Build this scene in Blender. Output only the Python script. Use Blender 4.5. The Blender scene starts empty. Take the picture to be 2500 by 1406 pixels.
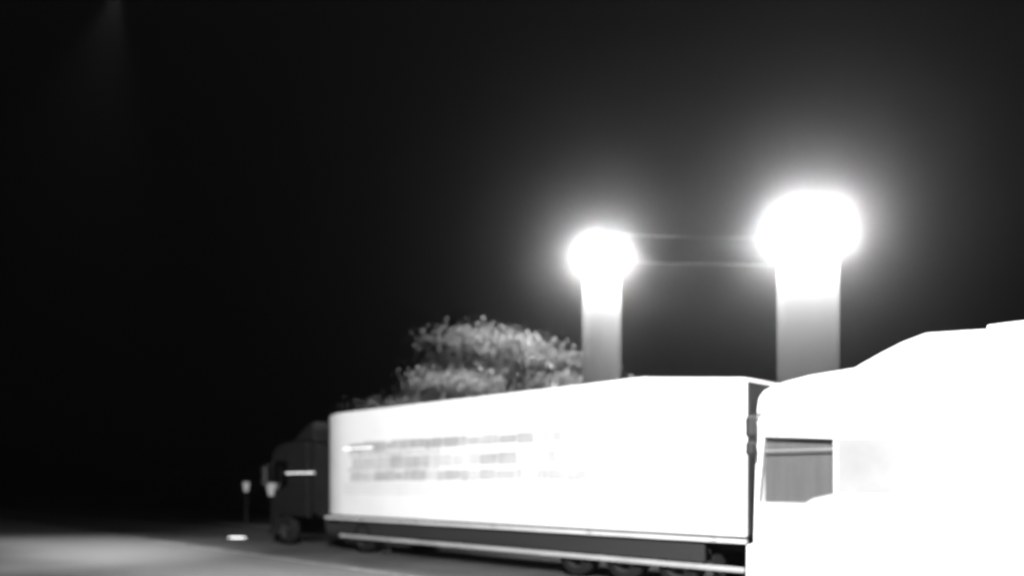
import bpy, bmesh, math, random
from mathutils import Vector, Matrix
import numpy as np

random.seed(7); np.random.seed(7)
SC = bpy.context.scene
COL = SC.collection
R = math.radians

# ------------------------------------------------------------------ camera
CAMH = 2.05
cam = bpy.data.cameras.new('camera'); camo = bpy.data.objects.new('camera', cam); COL.objects.link(camo)
cam.sensor_width = 36.0; cam.lens = 27.72; cam.shift_y = 0.19
cam.clip_start = 0.05; cam.clip_end = 3000
camo.location = (0, 0, CAMH); camo.rotation_euler = (R(90), 0, 0)
cam.dof.use_dof = True; cam.dof.focus_distance = 6.5; cam.dof.aperture_fstop = 0.42
SC.camera = camo

# ------------------------------------------------------------------ world: night sky (monochrome)
W = bpy.data.worlds.new('World'); SC.world = W; W.use_nodes = True
nt = W.node_tree; nt.nodes.clear()
sky = nt.nodes.new('ShaderNodeTexSky'); sky.sky_type = 'NISHITA'; sky.sun_disc = False
sky.sun_elevation = R(2.0); sky.sun_rotation = R(200)
bw = nt.nodes.new('ShaderNodeRGBToBW'); bg = nt.nodes.new('ShaderNodeBackground'); wo = nt.nodes.new('ShaderNodeOutputWorld')
bg.inputs['Strength'].default_value = 0.0002
nt.links.new(sky.outputs[0], bw.inputs[0]); nt.links.new(bw.outputs[0], bg.inputs['Color']); nt.links.new(bg.outputs[0], wo.inputs['Surface'])

# faint moonlight
sl = bpy.data.lights.new('moon', 'SUN'); sl.energy = 0.004; sl.angle = R(0.5)
so = bpy.data.objects.new('moon', sl); COL.objects.link(so); so.rotation_euler = (R(50), 0, R(160))

SC.view_settings.view_transform = 'Standard'; SC.view_settings.look = 'None'
SC.view_settings.exposure = 0.0; SC.view_settings.gamma = 1.0; SC.view_settings.use_curve_mapping = False
SC.render.engine = 'CYCLES'
SC.cycles.use_denoising = True
SC.cycles.max_bounces = 8; SC.cycles.volume_bounces = 0
SC.cycles.sample_clamp_indirect = 4.0

# ------------------------------------------------------------------ road frame: u along the row of lorries, n away from the camera
TH = math.atan(1897 / 1925)
U = Vector((-math.sin(TH), math.cos(TH), 0)); N = Vector((math.cos(TH), math.sin(TH), 0))
ROT = math.atan2(U.y, U.x)
def road(a, p, z=0.0):
    v = U * a + N * p; return Vector((v.x, v.y, z))

# ------------------------------------------------------------------ materials
def mat(name, v, rough=0.6, metal=0.0, var=0.12, scale=3.0, bump=0.0, bscale=60, coat=0.0, stretch=None, spec=0.5):
    m = bpy.data.materials.new(name); m.use_nodes = True
    t = m.node_tree; b = t.nodes['Principled BSDF']
    tc = t.nodes.new('ShaderNodeTexCoord'); src = tc.outputs['Object']
    if stretch:
        mp = t.nodes.new('ShaderNodeMapping'); mp.inputs['Scale'].default_value = stretch
        t.links.new(src, mp.inputs[0]); src = mp.outputs[0]
    nz = t.nodes.new('ShaderNodeTexNoise'); nz.inputs['Scale'].default_value = scale; nz.inputs['Detail'].default_value = 8; nz.inputs['Roughness'].default_value = 0.62
    t.links.new(src, nz.inputs['Vector'])
    r = t.nodes.new('ShaderNodeValToRGB')
    lo, hi = max(0.0, v * (1 - var * 2)), min(1.0, v * (1 + var * 2))
    r.color_ramp.elements[0].position = 0.28; r.color_ramp.elements[0].color = (lo, lo, lo, 1)
    r.color_ramp.elements[1].position = 0.72; r.color_ramp.elements[1].color = (hi, hi, hi, 1)
    t.links.new(nz.outputs['Fac'], r.inputs[0]); t.links.new(r.outputs[0], b.inputs['Base Color'])
    b.inputs['Roughness'].default_value = rough; b.inputs['Metallic'].default_value = metal
    b.inputs['Coat Weight'].default_value = coat; b.inputs['Specular IOR Level'].default_value = spec
    if bump:
        n2 = t.nodes.new('ShaderNodeTexNoise'); n2.inputs['Scale'].default_value = bscale; n2.inputs['Detail'].default_value = 6
        t.links.new(src, n2.inputs['Vector'])
        bp = t.nodes.new('ShaderNodeBump'); bp.inputs['Strength'].default_value = bump; bp.inputs['Distance'].default_value = 0.02
        t.links.new(n2.outputs['Fac'], bp.inputs['Height']); t.links.new(bp.outputs[0], b.inputs['Normal'])
    return m
def emit(name, s, v=1.0):
    m = bpy.data.materials.new(name); m.use_nodes = True
    t = m.node_tree; t.nodes.clear()
    e = t.nodes.new('ShaderNodeEmission'); e.inputs['Color'].default_value = (v, v, v, 1); e.inputs['Strength'].default_value = s
    o = t.nodes.new('ShaderNodeOutputMaterial'); t.links.new(e.outputs[0], o.inputs['Surface'])
    return m
def glass(name, tint=0.75, gloss=0.12):
    m = bpy.data.materials.new(name); m.use_nodes = True
    t = m.node_tree; t.nodes.clear()
    tr = t.nodes.new('ShaderNodeBsdfTransparent'); tr.inputs['Color'].default_value = (tint, tint, tint, 1)
    gl = t.nodes.new('ShaderNodeBsdfGlossy'); gl.inputs['Roughness'].default_value = 0.05
    mx = t.nodes.new('ShaderNodeMixShader'); mx.inputs[0].default_value = gloss
    o = t.nodes.new('ShaderNodeOutputMaterial')
    t.links.new(tr.outputs[0], mx.inputs[1]); t.links.new(gl.outputs[0], mx.inputs[2]); t.links.new(mx.outputs[0], o.inputs['Surface'])
    return m
def translucent(name, tv, dv):
    m = bpy.data.materials.new(name); m.use_nodes = True
    t = m.node_tree; t.nodes.clear()
    tr = t.nodes.new('ShaderNodeBsdfTranslucent'); tr.inputs['Color'].default_value = (tv, tv, tv, 1)
    df = t.nodes.new('ShaderNodeBsdfDiffuse'); df.inputs['Color'].default_value = (dv, dv, dv, 1)
    ad = t.nodes.new('ShaderNodeAddShader'); o = t.nodes.new('ShaderNodeOutputMaterial')
    t.links.new(tr.outputs[0], ad.inputs[0]); t.links.new(df.outputs[0], ad.inputs[1]); t.links.new(ad.outputs[0], o.inputs['Surface'])
    return m

M = dict(
    asphalt=mat('asphalt', 0.050, 0.85, var=0.28, scale=0.35, bump=0.5, bscale=45),
    concrete=mat('concrete_lane', 0.24, 0.8, var=0.16, scale=0.25, bump=0.3, bscale=30),
    line=mat('worn_line_paint', 0.30, 0.7, var=0.30, scale=2.2),
    kerb=mat('kerb_stone', 0.10, 0.8, var=0.15, scale=2),
    white=mat('white_box_paint', 0.80, 0.42, var=0.03, scale=0.7, coat=0.1),
    cabwhite=mat('white_cab_paint', 0.80, 0.35, var=0.03, scale=0.9, coat=0.3),
    grey_roof=mat('roof_grime', 0.55, 0.6, var=0.1, scale=1.5),
    dark=mat('dark_underbody', 0.025, 0.8, var=0.2, scale=2, spec=0.15),
    skirt=mat('charcoal_skirt', 0.020, 0.6, var=0.10, scale=1.2, stretch=(0.2, 1, 3)),
    gap=mat('black_rubber', 0.012, 0.7, var=0.1),
    alu=mat('aluminium_rail', 0.72, 0.55, 0.25, var=0.08, scale=2.5, stretch=(0.3, 1, 1)),
    alud=mat('dull_guard_rail', 0.40, 0.5, 0.2, var=0.10, scale=2.5, stretch=(0.3, 1, 1)),
    tyre=mat('tyre_rubber', 0.012, 0.9, var=0.2, scale=6, spec=0.1),
    rim=mat('steel_rim', 0.025, 0.8, 0.0, var=0.12, spec=0.15),
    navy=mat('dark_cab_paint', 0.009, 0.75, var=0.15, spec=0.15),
    chrome=mat('chrome_strip', 0.85, 0.3, 0.8, var=0.03),
    curtain=mat('cab_curtain', 0.22, 0.9, var=0.06, scale=2.0, stretch=(5, 5, 0.6)),
    seat=mat('seat_fabric', 0.10, 0.9, var=0.2, scale=8),
    mark_a=mat('livery_grey', 0.42, 0.5, var=0.14, scale=1.6),
    mark_b=mat('livery_pale_grey', 0.54, 0.5, var=0.08, scale=1.6),
    mark_c=mat('livery_dark_grey', 0.35, 0.5, var=0.14, scale=1.6),
    blind=mat('frosted_blind_glass', 0.24, 0.4, var=0.08, scale=1.0),
    glass=glass('cab_glass', 0.80, 0.06),
    dglass=glass('dark_cab_glass', 0.45, 0.10),
    tube=translucent('frosted_column', 0.028, 0.018),
    tube_b=translucent('frosted_wide_column', 0.0155, 0.015),
    lamp=emit('lamp_head_light', 760),
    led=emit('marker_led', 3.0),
    headl=emit('ground_lamp_lens', 4.0),
    lant=emit('lantern_shade_light', 0.36),
    mast=mat('galvanised_mast', 0.25, 0.5, 0.5, var=0.1),
    cable=mat('dark_cable', 0.02, 0.8, var=0.05, spec=0.0),
    bark=mat('bark', 0.06, 0.9, var=0.3, scale=5, bump=0.6, bscale=20),
    leaf=mat('leaf', 0.12, 0.6, var=0.35, scale=0.9),
    leafd=mat('hedge_leaf', 0.035, 0.9, var=0.35, scale=0.6),
    soil=mat('verge_grass', 0.045, 0.95, var=0.3, scale=1.5, bump=0.5),
)

# ------------------------------------------------------------------ helpers
def link(name, me, m, parent=None, loc=None, rotz=None):
    o = bpy.data.objects.new(name, me); COL.objects.link(o)
    if m and not me.materials: me.materials.append(M[m] if isinstance(m, str) else m)
    if parent: o.parent = parent
    if loc is not None: o.location = loc
    if rotz is not None: o.rotation_euler = (0, 0, rotz)
    return o
def obj(name, bm, m, parent=None, loc=None, rotz=None, smooth=False):
    bmesh.ops.recalc_face_normals(bm, faces=bm.faces)
    me = bpy.data.meshes.new(name); bm.to_mesh(me); bm.free()
    if smooth:
        for f in me.polygons: f.use_smooth = True
    return link(name, me, m, parent, loc, rotz)
def tag(o, label, cat, group=None, kind=None):
    if kind: o['kind'] = kind
    if label: o['label'] = label
    if cat: o['category'] = cat
    if group: o['group'] = group
    return o
def thing(name, label, cat, loc, rotz=0, group=None):
    o = bpy.data.objects.new(name, None); COL.objects.link(o); o.location = loc; o.rotation_euler = (0, 0, rotz)
    return tag(o, label, cat, group)
def box(bm, x0, x1, y0, y1, z0, z1, bev=0.0):
    r = bmesh.ops.create_cube(bm, size=1.0)
    vs = r['verts']
    for v in vs:
        v.co = Vector(((x0 + x1) / 2 + v.co.x * (x1 - x0), (y0 + y1) / 2 + v.co.y * (y1 - y0), (z0 + z1) / 2 + v.co.z * (z1 - z0)))
    if bev:
        es = list({e for v in vs for e in v.link_edges})
        bmesh.ops.bevel(bm, geom=es, offset=bev, segments=2, affect='EDGES', profile=0.5)
    return bm
def bx(*a): return box(bmesh.new(), *a)
def tube(bm, p, q, r0, r1=None, n=12):
    p, q = Vector(p), Vector(q); r1 = r0 if r1 is None else r1
    d = (q - p).normalized(); k = Vector((0, 0, 1)) if abs(d.z) < 0.9 else Vector((1, 0, 0))
    a = d.cross(k).normalized(); b = d.cross(a)
    A = [bm.verts.new(p + (a * math.cos(i * math.tau / n) + b * math.sin(i * math.tau / n)) * r0) for i in range(n)]
    B = [bm.verts.new(q + (a * math.cos(i * math.tau / n) + b * math.sin(i * math.tau / n)) * r1) for i in range(n)]
    for i in range(n): bm.faces.new((A[i], A[(i + 1) % n], B[(i + 1) % n], B[i]))
    bm.faces.new(A[::-1]); bm.faces.new(B)
    return bm
def lathe(prof, n=48, cap=False):
    bm = bmesh.new(); rings = []
    for r, z in prof:
        if r < 1e-5: rings.append([bm.verts.new((0, 0, z))])
        else: rings.append([bm.verts.new((r * math.cos(i * math.tau / n), r * math.sin(i * math.tau / n), z)) for i in range(n)])
    for A, B in zip(rings, rings[1:]):
        for i in range(n):
            a = [A[0]] if len(A) == 1 else [A[i], A[(i + 1) % n]]
            b = [B[0]] if len(B) == 1 else [B[(i + 1) % n], B[i]]
            bm.faces.new(a + b)
    return bm
def prism(prof, y0, y1, bev=0.0, seg=3):
    """side outline (x, z) extruded across the width, its long edges rounded"""
    bm = bmesh.new()
    A = [bm.verts.new((x, y0, z)) for x, z in prof]; B = [bm.verts.new((x, y1, z)) for x, z in prof]
    fa = bm.faces.new(A); fb = bm.faces.new(B[::-1])
    k = len(prof)
    for i in range(k): bm.faces.new((A[i], B[i], B[(i + 1) % k], A[(i + 1) % k]))
    bmesh.ops.recalc_face_normals(bm, faces=bm.faces)
    if bev:
        es = list(fa.edges) + list(fb.edges)
        bmesh.ops.bevel(bm, geom=es, offset=bev, segments=seg, affect='EDGES', profile=0.6)
    return bm
def cut(o, bm):
    """carve a recess into an object (the cutter is not kept)"""
    bmesh.ops.recalc_face_normals(bm, faces=bm.faces)
    me = bpy.data.meshes.new('cut'); bm.to_mesh(me); bm.free()
    c = bpy.data.objects.new('cut', me); COL.objects.link(c)
    c.parent = o.parent
    md = o.modifiers.new('b', 'BOOLEAN'); md.object = c; md.operation = 'DIFFERENCE'; md.solver = 'EXACT'
    bpy.context.view_layer.update()
    dg = bpy.context.evaluated_depsgraph_get()
    nm = bpy.data.meshes.new_from_object(o.evaluated_get(dg)); old = o.data
    o.modifiers.clear(); o.data = nm
    bpy.data.objects.remove(c); bpy.data.meshes.remove(me)

def wheel(parent, x, y, r=0.5, w=0.3, side=1):
    """tyre with tread shoulder, dished rim and hub nuts; axle along y, outer face at +side"""
    prof = [(r * .58, -w / 2), (r * .80, -w / 2), (r * .95, -w * .44), (r, -w * .30), (r, w * .30), (r * .95, w * .44), (r * .80, w / 2), (r * .58, w / 2)]
    bm = lathe(prof, 40); bmesh.ops.rotate(bm, verts=bm.verts, cent=(0, 0, 0), matrix=Matrix.Rotation(R(-90) * side, 3, 'X'))
    t = obj('wheel', bm, 'tyre', parent, (x, y, r), smooth=True)
    prof = [(r * .58, w * .5), (r * .54, w * .46), (r * .50, w * .15), (r * .28, w * .02), (r * .24, w * .30), (r * .12, w * .36), (0, w * .36)]
    bm = lathe(prof, 32)
    for i in range(10):
        a = i * math.tau / 10; c = Vector((math.cos(a) * r * .38, math.sin(a) * r * .38, 0))
        tube(bm, c + Vector((0, 0, w * .04)), c + Vector((0, 0, w * .17)), r * .03, n=6)
    bmesh.ops.rotate(bm, verts=bm.verts, cent=(0, 0, 0), matrix=Matrix.Rotation(R(-90) * side, 3, 'X'))
    obj('rim', bm, 'rim', t)
    return t

# ------------------------------------------------------------------ ground
def ground_mat():
    m = mat('yard_asphalt', 0.042, 0.85, var=0.26, scale=0.35, bump=0.5, bscale=45)
    t = m.node_tree; b = t.nodes['Principled BSDF']
    old = b.inputs['Base Color'].links[0].from_socket
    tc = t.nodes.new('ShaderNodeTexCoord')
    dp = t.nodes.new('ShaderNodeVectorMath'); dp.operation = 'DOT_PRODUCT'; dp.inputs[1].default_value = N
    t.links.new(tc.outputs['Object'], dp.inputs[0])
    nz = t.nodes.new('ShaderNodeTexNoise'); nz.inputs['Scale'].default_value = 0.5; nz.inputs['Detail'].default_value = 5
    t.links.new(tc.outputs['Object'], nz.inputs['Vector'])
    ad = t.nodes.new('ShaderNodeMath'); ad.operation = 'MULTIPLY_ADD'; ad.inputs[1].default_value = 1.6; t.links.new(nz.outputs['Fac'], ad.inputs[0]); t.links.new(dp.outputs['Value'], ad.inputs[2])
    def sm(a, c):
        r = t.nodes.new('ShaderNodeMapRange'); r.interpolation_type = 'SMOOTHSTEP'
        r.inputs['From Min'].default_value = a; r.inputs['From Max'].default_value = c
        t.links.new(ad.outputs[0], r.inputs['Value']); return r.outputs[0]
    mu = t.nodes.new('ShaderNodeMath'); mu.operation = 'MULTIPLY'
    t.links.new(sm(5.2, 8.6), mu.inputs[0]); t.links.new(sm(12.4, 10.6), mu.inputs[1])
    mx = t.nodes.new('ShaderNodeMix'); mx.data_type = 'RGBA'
    t.links.new(mu.outputs[0], mx.inputs['Factor']); t.links.new(old, mx.inputs['A']); mx.inputs['B'].default_value = (.15, .15, .15, 1)  # paler band painted into the asphalt colour, shaping the pool of light
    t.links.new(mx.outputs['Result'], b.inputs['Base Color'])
    return m
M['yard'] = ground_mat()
def strip(name, a0, a1, p0, p1, z, m, na=1, npp=1):
    bm = bmesh.new()
    vs = [bm.verts.new(road(a, p, z)) for a, p in ((a0, p0), (a1, p0), (a1, p1), (a0, p1))]
    bm.faces.new(vs)
    return obj(name, bm, m)
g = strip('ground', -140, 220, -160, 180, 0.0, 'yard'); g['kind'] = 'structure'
g = strip('lane_line', -60, 200, 10.50, 10.64, 0.004, 'line'); g['kind'] = 'structure'
g = strip('verge', -60, 200, 17.0, 60, 0.006, 'soil'); g['kind'] = 'structure'
kb = bmesh.new(); box(kb, 0, 200, 0, 0.18, 0.0, 0.13, 0.02)
k = obj('kerb', kb, 'kerb', None, road(-40, 17.0), ROT); k['kind'] = 'structure'

# ------------------------------------------------------------------ parked white box trailer
P1 = 13.0; HW = 1.275
def veh(name, label, cat, p, a=0.0):
    return thing(name, label, cat, road(a, p + HW), ROT)
T1 = veh('box_trailer', 'long white box trailer with grey livery rows and bright side guard rail', 'trailer', P1, 7.17)
a0 = 7.17
L0, L1 = 0.0, 21.95 - a0
bm = bmesh.new()
# plan outline with a big rounded front corner, lofted to roof heights
def plan():
    pts = [(0.0, -HW), (2.2, -HW), (L1 - 1.6, -HW)]
    for i in range(1, 13):
        t = R(90) * i / 12; pts.append((L1 - 1.6 + 1.6 * math.sin(t), -HW + 0.7 * (1 - math.cos(t))))
    for i in range(0, 12):
        t = R(90) * (12 - i) / 12; pts.append((L1 - 1.6 + 1.6 * math.sin(t), HW - 0.7 * (1 - math.cos(t))))
    pts += [(L1 - 1.6, HW), (2.2, HW), (0.0, HW)]
    return pts
def roofz(x): return 4.17 if x >= 2.2 else 3.96 + 0.21 * x / 2.2
PL = plan(); n = len(PL); cx = L1 / 2
def ring(inset, dz, bottom=False):
    out = []
    for x, y in PL:
        sx = x - inset if x > cx else x + inset
        sy = y - math.copysign(inset, y) if abs(y) > inset else y
        out.append(bm.verts.new((sx, sy, 1.085 if bottom else roofz(x) - dz)))
    return out
rings = [ring(0, 0, True), ring(0, 0.07), ring(0.02, 0.02), ring(0.07, 0.0)]
for A, B in zip(rings, rings[1:]):
    for i in range(n):
        bm.faces.new((A[i], A[(i + 1) % n], B[(i + 1) % n], B[i]))
bm.faces.new(rings[0][::-1])
top = rings[-1]
for i in range(n // 2 - 0):
    j = n - 1 - i
    if i + 1 >= j: break
    try: bm.faces.new((top[i], top[i + 1], top[j - 1], top[j]))
    except Exception: pass
obj('body', bm, 'white', T1)
# slim roof edge rail along the near side, seam strips
obj('shadow_gap', bx(0.03, L1 - 2.3, HW - 0.05, HW - 0.006, 1.022, 1.085), 'gap', T1)
obj('bottom_rail', bx(0.0, L1 - 0.5, HW - 0.06, HW + 0.012, 0.950, 1.022, 0.008), 'alu', T1)
obj('side_skirt', bx(0.9, L1 - 1.25, HW - 0.11, HW - 0.07, 0.545, 0.965), 'skirt', T1)
obj('guard_rail', bx(0.05, L1 - 1.3, HW - 0.055, HW - 0.004, 0.415, 0.515, 0.018), 'alud', T1)
for x in (1.2, 3.4, 5.6, 7.8, 10.0, 12.2):
    obj('rail_bracket', bx(x, x + 0.06, HW - 0.14, HW - 0.056, 0.40, 0.62), 'dark', T1)
obj('rear_door', bx(-0.05, 0.0, -HW + 0.04, -0.01, 1.10, 3.88, 0.01), 'dark', T1)
obj('rear_door', bx(-0.05, 0.0, 0.01, HW - 0.04, 1.10, 3.88, 0.01), 'dark', T1)
for y in (-0.9, -0.35, 0.35, 0.9):
    obj('lock_rod', tube(bmesh.new(), (-0.08, y, 1.12), (-0.08, y, 3.85), 0.018), 'dark', T1)
obj('rear_bumper', bx(-0.06, 0.06, -1.2, 1.2, 0.45, 0.60, 0.02), 'dark', T1)
obj('chassis', bx(0.2, L1 - 2.0, -0.45, 0.45, 0.72, 1.07), 'dark', T1)
for i, x in enumerate((1.55, 2.86, 4.17)):
    obj('axle', tube(bmesh.new(), (x, -1.1, 0.5), (x, 1.1, 0.5), 0.07), 'dark', T1)
    wheel(T1, x, HW - 0.29, 0.5, 0.34, 1); wheel(T1, x, -HW + 0.29, 0.5, 0.34, -1)
    bm = bmesh.new()
    for j in range(9):
        t = R(20 + j * 17.5)
        x0_, z0_ = x + 0.58 * math.cos(t), 0.5 + 0.47 * math.sin(t)
        t2 = R(20 + (j + 1) * 17.5); x1_, z1_ = x + 0.58 * math.cos(t2), 0.5 + 0.47 * math.sin(t2)
        if j < 8: bm.faces.new([bm.verts.new(v) for v in ((x0_, HW - 0.48, z0_), (x0_, HW - 0.13, z0_), (x1_, HW - 0.13, z1_), (x1_, HW - 0.48, z1_))])
    obj('mudguard', bm, 'dark', T1)
for s in (1, -1):
    bm = bx(L1 - 3.3, L1 - 3.18, s * 0.85 - 0.06, s * 0.85 + 0.06, 0.12, 1.05); box(bm, L1 - 3.40, L1 - 3.08, s * 0.85 - 0.14, s * 0.85 + 0.14, 0.04, 0.12)
    obj('landing_leg', bm, 'dark', T1)
    obj('mud_flap', bx(0.72, 0.74, s * 0.98 - 0.22, s * 0.98 + 0.22, 0.12, 0.70), 'gap', T1)
# livery marks: three broken rows of flat paint panels on the near side (illegible in the photograph)
rnd = random.Random(3)
def mark(x, w, z0, z1, m):
    bm = bmesh.new(); y = HW + 0.003; c = rnd.uniform(0.02, 0.05)
    vs = [(x + c, z0), (x + w, z0), (x + w, z1 - c), (x + w - c, z1), (x, z1), (x, z0 + c)]
    bm.faces.new([bm.verts.new((a, y, b)) for a, b in vs])
    obj('livery_mark', bm, m, T1)
for z0, z1, xa, mm in ((2.97, 3.22, 2.9, ('mark_a', 'mark_a', 'mark_c')), (2.48, 2.80, 4.6, ('mark_b', 'mark_b', 'mark_a')), (2.11, 2.38, 3.4, ('mark_a', 'mark_b', 'mark_a'))):
    x = xa
    while x < 12.7:
        w = rnd.uniform(0.22, 0.70)
        mark(x, w, z0 + rnd.uniform(-.02, .02), z1 + rnd.uniform(-.03, .02), rnd.choice(mm) if x > 5 else 'mark_a'); x += w + 0.012
x = 8.6
for i in range(10):
    w = rnd.uniform(.3, .6); mark(x, w - .01, 2.82, 2.95, 'mark_b'); mark(x + .1, w - .01, 2.40, 2.48, 'mark_b'); x += w
# fine pinstripes below the marks, towards the front
for z in (2.02, 1.93, 1.84, 1.74):
    obj('pinstripe', bx(8.2, 13.2, HW + 0.001, HW + 0.006, z, z + 0.022), 'mark_b', T1)
obj('marker_strip', bx(11.7, 13.2, HW + 0.008, HW + 0.02, 3.055, 3.075), 'led', T1)  # glowing bar added to draw a light streak along the trailer side
for x in (0.6, 3.6, 6.6, 9.6, 12.2):
    obj('side_marker', bx(x, x + 0.10, HW + 0.012, HW + 0.03, 0.985, 1.015), 'mark_c', T1)

# ------------------------------------------------------------------ dark tractor unit in front of the trailer
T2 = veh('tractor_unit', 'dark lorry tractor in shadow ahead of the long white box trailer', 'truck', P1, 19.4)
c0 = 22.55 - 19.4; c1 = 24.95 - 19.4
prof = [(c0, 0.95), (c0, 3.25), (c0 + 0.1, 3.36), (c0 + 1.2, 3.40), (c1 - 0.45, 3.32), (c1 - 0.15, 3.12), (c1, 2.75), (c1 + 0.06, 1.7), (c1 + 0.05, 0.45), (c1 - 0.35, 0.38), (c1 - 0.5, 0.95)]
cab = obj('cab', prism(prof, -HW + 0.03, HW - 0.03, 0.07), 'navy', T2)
cut(cab, prism([(c1 - 1.15, 1.98), (c1 - 1.15, 2.78), (c1 - 0.2, 2.78), (c1 - 0.1, 1.82), (c1 - 0.6, 1.82)], HW - 0.35, HW + 0.2))
obj('side_window', prism([(c1 - 1.15, 1.98), (c1 - 1.15, 2.78), (c1 - 0.2, 2.78), (c1 - 0.1, 1.82), (c1 - 0.6, 1.82)], HW - 0.065, HW - 0.05), 'dglass', T2)
obj('roof_fairing', prism([(c0 + 0.05, 3.40), (c0 + 0.05, 4.02), (c0 + 0.35, 3.98), (c0 + 1.5, 3.41)], -1.0, 1.0, 0.08), 'navy', T2)
obj('side_fairing', prism([(c0 - 0.5, 1.1), (c0 - 0.42, 3.30), (c0 - 0.01, 3.28), (c0 - 0.01, 1.1)], HW - 0.12, HW - 0.05), 'navy', T2)
obj('grab_strip', bx(c0 - 0.45, c0 + 1.35, HW - 0.028, HW - 0.012, 2.36, 2.385), 'led', T2)  # second light streak, added as a glowing bar on the cab side
obj('chassis', bx(-1.0, c0 + 0.3, -0.42, 0.42, 0.62, 0.95), 'dark', T2)
obj('fuel_tank', tube(bmesh.new(), (0.95, HW - 0.42, 0.62), (2.15, HW - 0.42, 0.62), 0.32, n=20), 'dark', T2)
wheel(T2, c1 - 0.9, HW - 0.22, 0.5, 0.32, 1); wheel(T2, c1 - 0.9, -HW + 0.22, 0.5, 0.32, -1)
wheel(T2, 0.1, HW - 0.32, 0.5, 0.5, 1); wheel(T2, 0.1, -HW + 0.32, 0.5, 0.5, -1)
mb = bx(c1 - 0.12, c1 + 0.06, HW + 0.10, HW + 0.30, 1.95, 2.62, 0.05); tube(mb, (c1 - 0.1, HW - 0.05, 2.68), (c1 - 0.03, HW + 0.2, 2.62), 0.02); tube(mb, (c1 - 0.1, HW - 0.05, 1.86), (c1 - 0.03, HW + 0.2, 1.97), 0.02)
obj('wing_mirror', mb, 'gap', T2)
obj('step', bx(c1 - 0.45, c1 - 0.1, HW - 0.2, HW - 0.02, 0.36, 0.44), 'dark', T2)

# ------------------------------------------------------------------ white lorry on the right: cab, fairing, box
P2 = 12.1
T3 = veh('white_lorry', 'white lorry at right edge with rounded cab, grey side window and sloping roof fairing', 'truck', P2, 0.0)
prof = [(4.05, 0.36), (4.05, 3.70), (4.15, 3.785), (4.9, 3.80), (5.59, 3.755), (5.96, 3.70), (6.22, 3.64), (6.38, 3.57), (6.47, 3.46), (6.50, 3.30), (6.51, 2.9), (6.55, 1.75), (6.57, 1.04), (6.70, 1.00), (6.71, 0.42), (6.60, 0.33), (6.05, 0.33), (6.02, 0.95), (4.70, 0.95), (4.66, 0.36)]
cab = obj('cab', prism(prof, -HW + 0.03, HW - 0.03, 0.05), 'cabwhite', T3)
win = [(5.20, 2.74), (6.36, 2.82), (6.47, 1.72), (5.66, 1.72), (5.52, 1.80), (5.20, 1.87)]
cut(cab, prism(win, HW - 0.17, HW + 0.2))
slw = [(4.16, 2.70), (5.14, 2.735), (5.14, 1.89), (4.16, 1.89)]
w = obj('side_window', prism(win, HW - 0.058, HW - 0.050), 'glass', T3)
w['label'] = 'grey glass of the cab door window'
def cloth(x0, x1, z0, z1, y, amp, k):
    bm = bmesh.new(); nx = 60; rows_ = []
    for z in (z0, z1):
        rows_.append([bm.verts.new((x0 + (x1 - x0) * i / nx, y + amp * math.sin(i / nx * k) * (1 + 0.3 * math.sin(i * 0.7)), z)) for i in range(nx + 1)])
    for i in range(nx): bm.faces.new((rows_[0][i], rows_[0][i + 1], rows_[1][i + 1], rows_[1][i]))
    return bm
obj('back_curtain', cloth(5.21, 6.40, 1.73, 2.74, HW - 0.135, 0.002, 60), 'curtain', T3, smooth=True)
obj('sleeper_window', prism(slw, HW - 0.040, HW - 0.026), 'blind', T3)
# rubber seals
def loop_tube(pts, y, r):
    bm = bmesh.new()
    for i in range(len(pts)):
        a, b = pts[i], pts[(i + 1) % len(pts)]
        tube(bm, (a[0], y, a[1]), (b[0], y, b[1]), r, n=6)
    return bm
obj('window_seal', loop_tube(win, HW - 0.032, 0.016), 'mark_c', w)
obj('window_visor', bx(5.21, 6.44, HW - 0.045, HW - 0.02, 2.572, 2.590), 'chrome', T3)  # bright strip drawing a lamp's reflected streak across the window
obj('roof_fairing', prism([(4.9, 3.79), (4.49, 3.98), (4.20, 4.10), (3.87, 4.19), (3.115, 4.14), (3.115, 3.295), (4.13, 3.295), (4.2, 3.75)], -HW + 0.06, HW - 0.024, 0.02), 'cabwhite', T3)
obj('side_fairing', prism([(3.115, 0.36), (3.115, 3.29), (4.13, 3.29), (4.13, 0.36)], HW - 0.13, HW - 0.022, 0.004), 'cabwhite', T3)
obj('box', bx(-8.5, 3.10, -HW, HW, 1.02, 4.19, 0.02), 'white', T3)
obj('box_side_rail', bx(-8.5, 3.09, HW - 0.05, HW + 0.012, 0.95, 1.015, 0.008), 'alu', T3)
obj('box_band', bx(-8.4, 3.05, HW + 0.001, HW + 0.006, 1.90, 2.70), 'mark_b', T3)
obj('skirt', bx(-7.5, 3.112, HW - 0.06, HW - 0.02, 0.36, 0.949, 0.006), 'white', T3)
obj('chassis', bx(-8.0, 6.0, -0.42, 0.42, 0.62, 0.98), 'dark', T3)
wheel(T3, 5.35, HW - 0.21, 0.5, 0.32, 1); wheel(T3, 5.35, -HW + 0.21, 0.5, 0.32, -1)
for x in (-4.6, -5.95):
    wheel(T3, x, HW - 0.34, 0.5, 0.5, 1); wheel(T3, x, -HW + 0.34, 0.5, 0.5, -1)
obj('wheel_spat', bx(4.68, 6.04, HW - 0.045, HW - 0.02, 0.30, 0.97, 0.01), 'cabwhite', T3)
obj('door_handle', bx(5.28, 5.42, HW - 0.03, HW - 0.005, 1.45, 1.49, 0.008), 'mark_b', T3)
obj('door_seam', bx(5.12, 5.128, HW - 0.034, HW - 0.027, 0.9, 2.72), 'mark_b', T3)
obj('door_step', bx(5.9, 6.28, HW - 0.16, HW - 0.02, 0.42, 0.50, 0.01), 'dark', T3)
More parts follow.
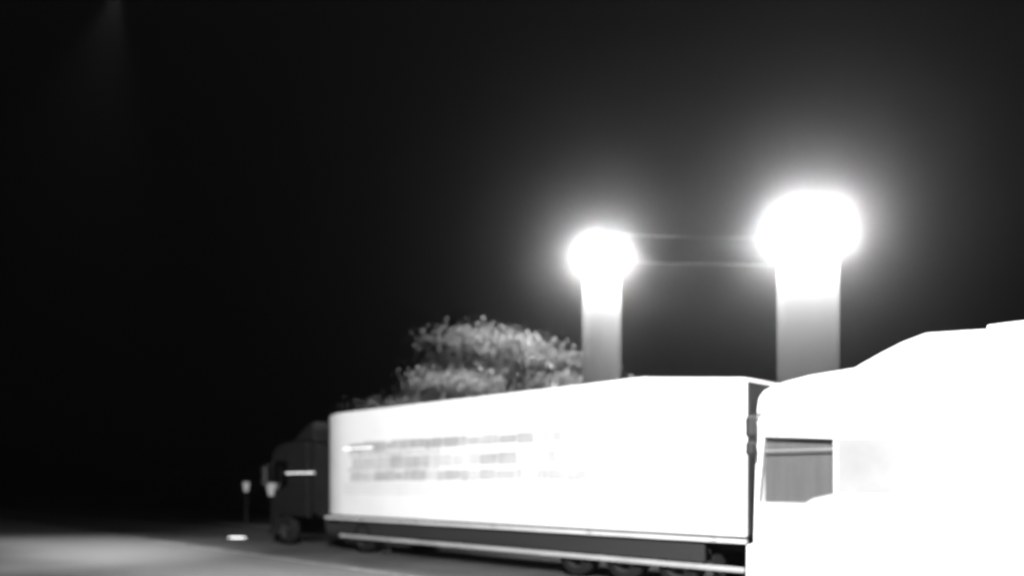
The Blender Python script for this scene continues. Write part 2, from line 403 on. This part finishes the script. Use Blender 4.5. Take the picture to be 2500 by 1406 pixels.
mb = bx(6.40, 6.54, HW + 0.10, HW + 0.30, 2.50, 2.72, 0.04); box(mb, 6.40, 6.54, HW + 0.10, HW + 0.30, 2.80, 3.14, 0.04); tube(mb, (6.40, HW - 0.05, 3.22), (6.46, HW + 0.2, 3.12), 0.018); tube(mb, (6.46, HW + 0.2, 2.70), (6.46, HW + 0.2, 2.82), 0.018)
obj('wing_mirror', mb, 'gap', T3)

# ------------------------------------------------------------------ lamp columns
def lamp_column(name, label, x, y, rad, top, cap, m):
    t = thing(name, label, 'lamp', (x, y, 0), 0, 'lamp columns behind the lorries')
    obj('column', lathe([(rad * 1.03, 0.25), (rad, 3.0), (rad, top)], 64), m, t, smooth=True)
    obj('base', lathe([(0, 0.0), (rad * 1.35, 0.0), (rad * 1.35, 0.18), (rad * 1.2, 0.26), (0, 0.27)], 48), 'kerb', t)
    h = cap * 0.95
    prof = [(0, top + 0.004), (cap * 0.86, top + 0.004), (cap * 0.96, top + h * .12), (cap, top + h * .38), (cap * .96, top + h * .62), (cap * .80, top + h * .84), (cap * .5, top + h * .96), (0, top + h)]
    hd = obj('lamp_head', lathe(prof, 32), 'lamp', t, smooth=True)
    return t
ZL, ZR = 22.0, 19.0
def px(x, y, z): return ((x - 1250) / 1925 * z, CAMH + (1178 - y) / 1925 * z)
xl, hl = px(1469, 655, ZL); xr, hr = px(1972, 610, ZR)
lamp_column('lamp_column', 'slimmer glowing lamp column behind the white box trailer, beside the tree', xl, ZL, 46 / 1925 * ZL, hl, 51 / 1925 * ZL, 'tube')
lamp_column('lamp_column', 'wider glowing lamp column with brighter head, between trailer and white lorry', xr, ZR, 71 / 1925 * ZR, hr, 80 / 1925 * ZR, 'tube_b')
# cables strung between the two columns
def cable(p, q, sag, r, label):
    bm = bmesh.new(); p, q = Vector(p), Vector(q); prev = None
    for i in range(25):
        t = i / 24; v = p.lerp(q, t); v.z -= sag * 4 * t * (1 - t)
        if prev is not None: tube(bm, prev, v, r, n=6)
        prev = v
    tag(obj('cable', bm, 'cable'), label, 'cable', 'cables between the lamp columns')
cable((xl, ZL, px(0, 637, ZL)[1]), (xr, ZR, px(0, 647, ZR)[1]), 0.03, 0.020, 'lower of two cables strung between the lamp columns')
ztop = px(0, 570, ZL)[1]
fm = bmesh.new(); tube(fm, (0, 0, 0), (0, 0, ztop - hl - 0.5), 0.04, n=8)
cable((xl, ZL, ztop), (xr, ZR, px(0, 582, ZR)[1]), 0.04, 0.013, 'upper, fainter of two cables strung between the lamp columns')
root = [o for o in COL.objects if o.name == 'lamp_column'][0]
obj('finial_rod', fm, 'mast', root, (0, 0, hl + 0.52))

# ------------------------------------------------------------------ street lamp masts (heads just above the picture)
def mast(name, label, foot, head, h, energy, target, spot, blend, size):
    t = thing(name, label, 'street lamp', (foot[0], foot[1], 0))
    f = Vector((head[0] - foot[0], head[1] - foot[1], 0)); d = f.normalized()
    bm = bmesh.new(); tube(bm, (0, 0, 0), (0, 0, h * 0.55), 0.14, 0.11); tube(bm, (0, 0, h * 0.55), (0, 0, h - 0.2), 0.11, 0.07)
    obj('pole', bm, 'mast', t)
    bm = bmesh.new(); tube(bm, (0, 0, h - 0.3), tuple(f * 0.5 + Vector((0, 0, h + 0.12))), 0.06, 0.05); tube(bm, tuple(f * 0.5 + Vector((0, 0, h + 0.12))), tuple(f + Vector((0, 0, h + 0.14))), 0.05, 0.045)
    obj('arm', bm, 'mast', t)
    hb = bx(-0.5, 0.5, -0.2, 0.2, 0.06, 0.22, 0.04)
    ho = obj('lamp_housing', hb, 'mast', t, (f.x, f.y, h), math.atan2(d.y, d.x))
    l = bpy.data.lights.new('lamp_light', 'SPOT'); l.energy = energy; l.spot_size = R(spot); l.spot_blend = blend; l.shadow_soft_size = size
    lo = bpy.data.objects.new('lamp_light', l); COL.objects.link(lo)
    lo.location = (head[0], head[1], h - 0.02)
    lo.rotation_euler = (Vector(target) - lo.location).to_track_quat('-Z', 'Y').to_euler()
    return t
KH = 11.0
kp = Vector((-1.1, 1.0, 0)); kf = Vector((-5.0, -2.5, 0))
tgt = Vector((3.0, 6.5, 0))
mast('street_lamp', 'tall street lamp lighting the white lorries from the near side of the yard', kf, kp, KH, 54000, tgt, 122, 0.18, 0.15)
lf = (-16.2, 21.4); lh = (-11.0, 22.0)
mast('street_lamp', 'tall street lamp lighting the concrete lane at left', lf, lh, 15.8, 21000, (-15.0, 23.2, 0), 60, 1.0, 0.15)

# ------------------------------------------------------------------ small lanterns and added glowing ground glint
def lantern(x, y, z, w, h, label):
    wx, wh = px(x, y, z)
    t = thing('lantern_post', label, 'lantern', (wx, z, 0), 0, 'small lanterns by the lane')
    obj('post', tube(bmesh.new(), (0, 0, 0), (0, 0, wh - h * 0.5), 0.02, 0.018), 'gap', t)
    bm = lathe([(0, -h / 2), (w * .30, -h / 2), (w * .36, -h * .2), (w * .47, h * .32), (w * .5, h * .34), (w * .5, h * .42), (0, h * .45)], 24)
    obj('shade', bm, 'lant', t, (0, 0, wh), smooth=True)
    obj('lid', lathe([(0, h * .456), (w * .5, h * .43), (w * .1, h * .55), (0, h * .56)], 20), 'gap', t, (0, 0, wh))
lantern(601, 1187, 33, 0.26, 0.42, 'smaller lantern on a post left of the dark tractor')
lantern(666, 1193, 26.9, 0.46, 0.46, 'larger bucket-shaped lantern on a post beside the dark tractor')
gx, gh = px(580, 1313, 28.6)
t = thing('ground_lamp', 'low bright ground lamp on the asphalt ahead of the dark tractor', 'lamp', (gx, 28.6, 0), R(-4))
obj('housing', prism([(-0.5, 0), (-0.42, 0.05), (0.42, 0.05), (0.5, 0)], -0.08, 0.12, 0.01), 'dark', t)
bm = bmesh.new(); bmesh.ops.create_uvsphere(bm, u_segments=16, v_segments=8, radius=1.0)
for v in bm.verts: v.co = Vector((v.co.x * 0.36, v.co.y * 0.05 - 0.03, v.co.z * 0.020 + 0.072))
obj('lens', bm, 'headl', t, smooth=True)  # glowing shape added where a reflected glint lies on the ground

# ------------------------------------------------------------------ trees and hedge
def leaves(pts, size, name):
    n = len(pts); q = np.random.normal(size=(n, 3)); q /= np.linalg.norm(q, axis=1)[:, None]
    r = np.random.normal(size=(n, 3)); r -= (r * q).sum(1)[:, None] * q; r /= np.linalg.norm(r, axis=1)[:, None]
    s = np.cross(q, r); L = size * np.random.uniform(0.6, 1.4, n)[:, None]
    v = np.stack([pts - r * L, pts + s * L * .45, pts + r * L, pts - s * L * .45], 1).reshape(-1, 3)
    f = np.arange(n * 4).reshape(-1, 4)
    me = bpy.data.meshes.new(name); me.from_pydata(v.tolist(), [], f.tolist())
    return me
def tree(label, loc, height, rx, rz, nclump, m, seed, per=1000, crown_m='leaf'):
    rg = np.random.RandomState(seed); rn = random.Random(seed)
    t = thing('tree', label, 'tree', loc)
    cz = height - rz
    bm = bmesh.new(); tube(bm, (0, 0, 0), (0.1, 0.05, cz * 0.5), 0.26, 0.20); tube(bm, (0.1, 0.05, cz * 0.5), (0, 0, cz), 0.20, 0.12)
    cl = []
    while len(cl) < nclump:
        v = rg.normal(size=3); v /= np.linalg.norm(v); rr = rg.uniform(0.45, 1.0) ** 0.6
        c = np.array([v[0] * rx * rr, v[1] * rx * rr, cz + v[2] * rz * rr])
        if c[2] < 1.9: continue
        cl.append(c)
    for c in cl[:26]:
        mid = Vector((c[0] * .35, c[1] * .35, cz * .55 + c[2] * .40))
        tube(bm, (0, 0, cz * rn.uniform(.45, .9)), mid, 0.09, 0.05, 7); tube(bm, mid, Vector(c), 0.05, 0.015, 6)
    obj('trunk', bm, 'bark', t)
    P = np.concatenate([c + rg.normal(size=(int(per * rn.uniform(.5, 1.3)), 3)) * np.array([.85, .85, .20]) * rn.uniform(.45, 1.15) for c in cl])
    link('crown', leaves(P, 0.075, 'crown'), crown_m, t)
tx = lambda x, z: (x - 1250) / 1925 * z
tree('leafy tree beside the slimmer lamp column, lit from its right', (tx(1225, 29), 29, 0), 7.6, 3.3, 3.3, 38, 'leaf', 11)
tree('dim tree in the dark left of the lit tree, behind the trailer', (tx(1010, 33), 33, 0), 6.0, 2.3, 2.4, 24, 'leaf', 23)
pts = []
for i in range(20000):
    a = 14 + 62 * random.random(); top = 2.7 + 0.35 * math.sin(a * 0.9) + 0.25 * math.sin(a * 2.3)
    v = road(a, 29 + random.uniform(-.8, .8), top * random.random() ** 0.8); pts.append(v[:])
h = link('hedge', leaves(np.array(pts), 0.14, 'hedge'), 'leafd')
tag(h, 'long dim hedge in the dark behind the lorries', 'hedge', kind='stuff')

# ------------------------------------------------------------------ haze
hb = bmesh.new(); bmesh.ops.create_cube(hb, size=1.0)
for v in hb.verts: v.co = Vector((v.co.x * 620, v.co.y * 620, v.co.z * 19 + 8.5))
hm = bpy.data.materials.new('night_haze'); hm.use_nodes = True
t = hm.node_tree; t.nodes.clear()
pv = t.nodes.new('ShaderNodeVolumePrincipled'); o = t.nodes.new('ShaderNodeOutputMaterial')
pv.inputs['Color'].default_value = (0.95, 0.95, 0.95, 1); pv.inputs['Density'].default_value = 0.0017; pv.inputs['Anisotropy'].default_value = 0.975
t.links.new(pv.outputs[0], o.inputs['Volume'])
hz = obj('haze', hb, hm); hz['kind'] = 'stuff'
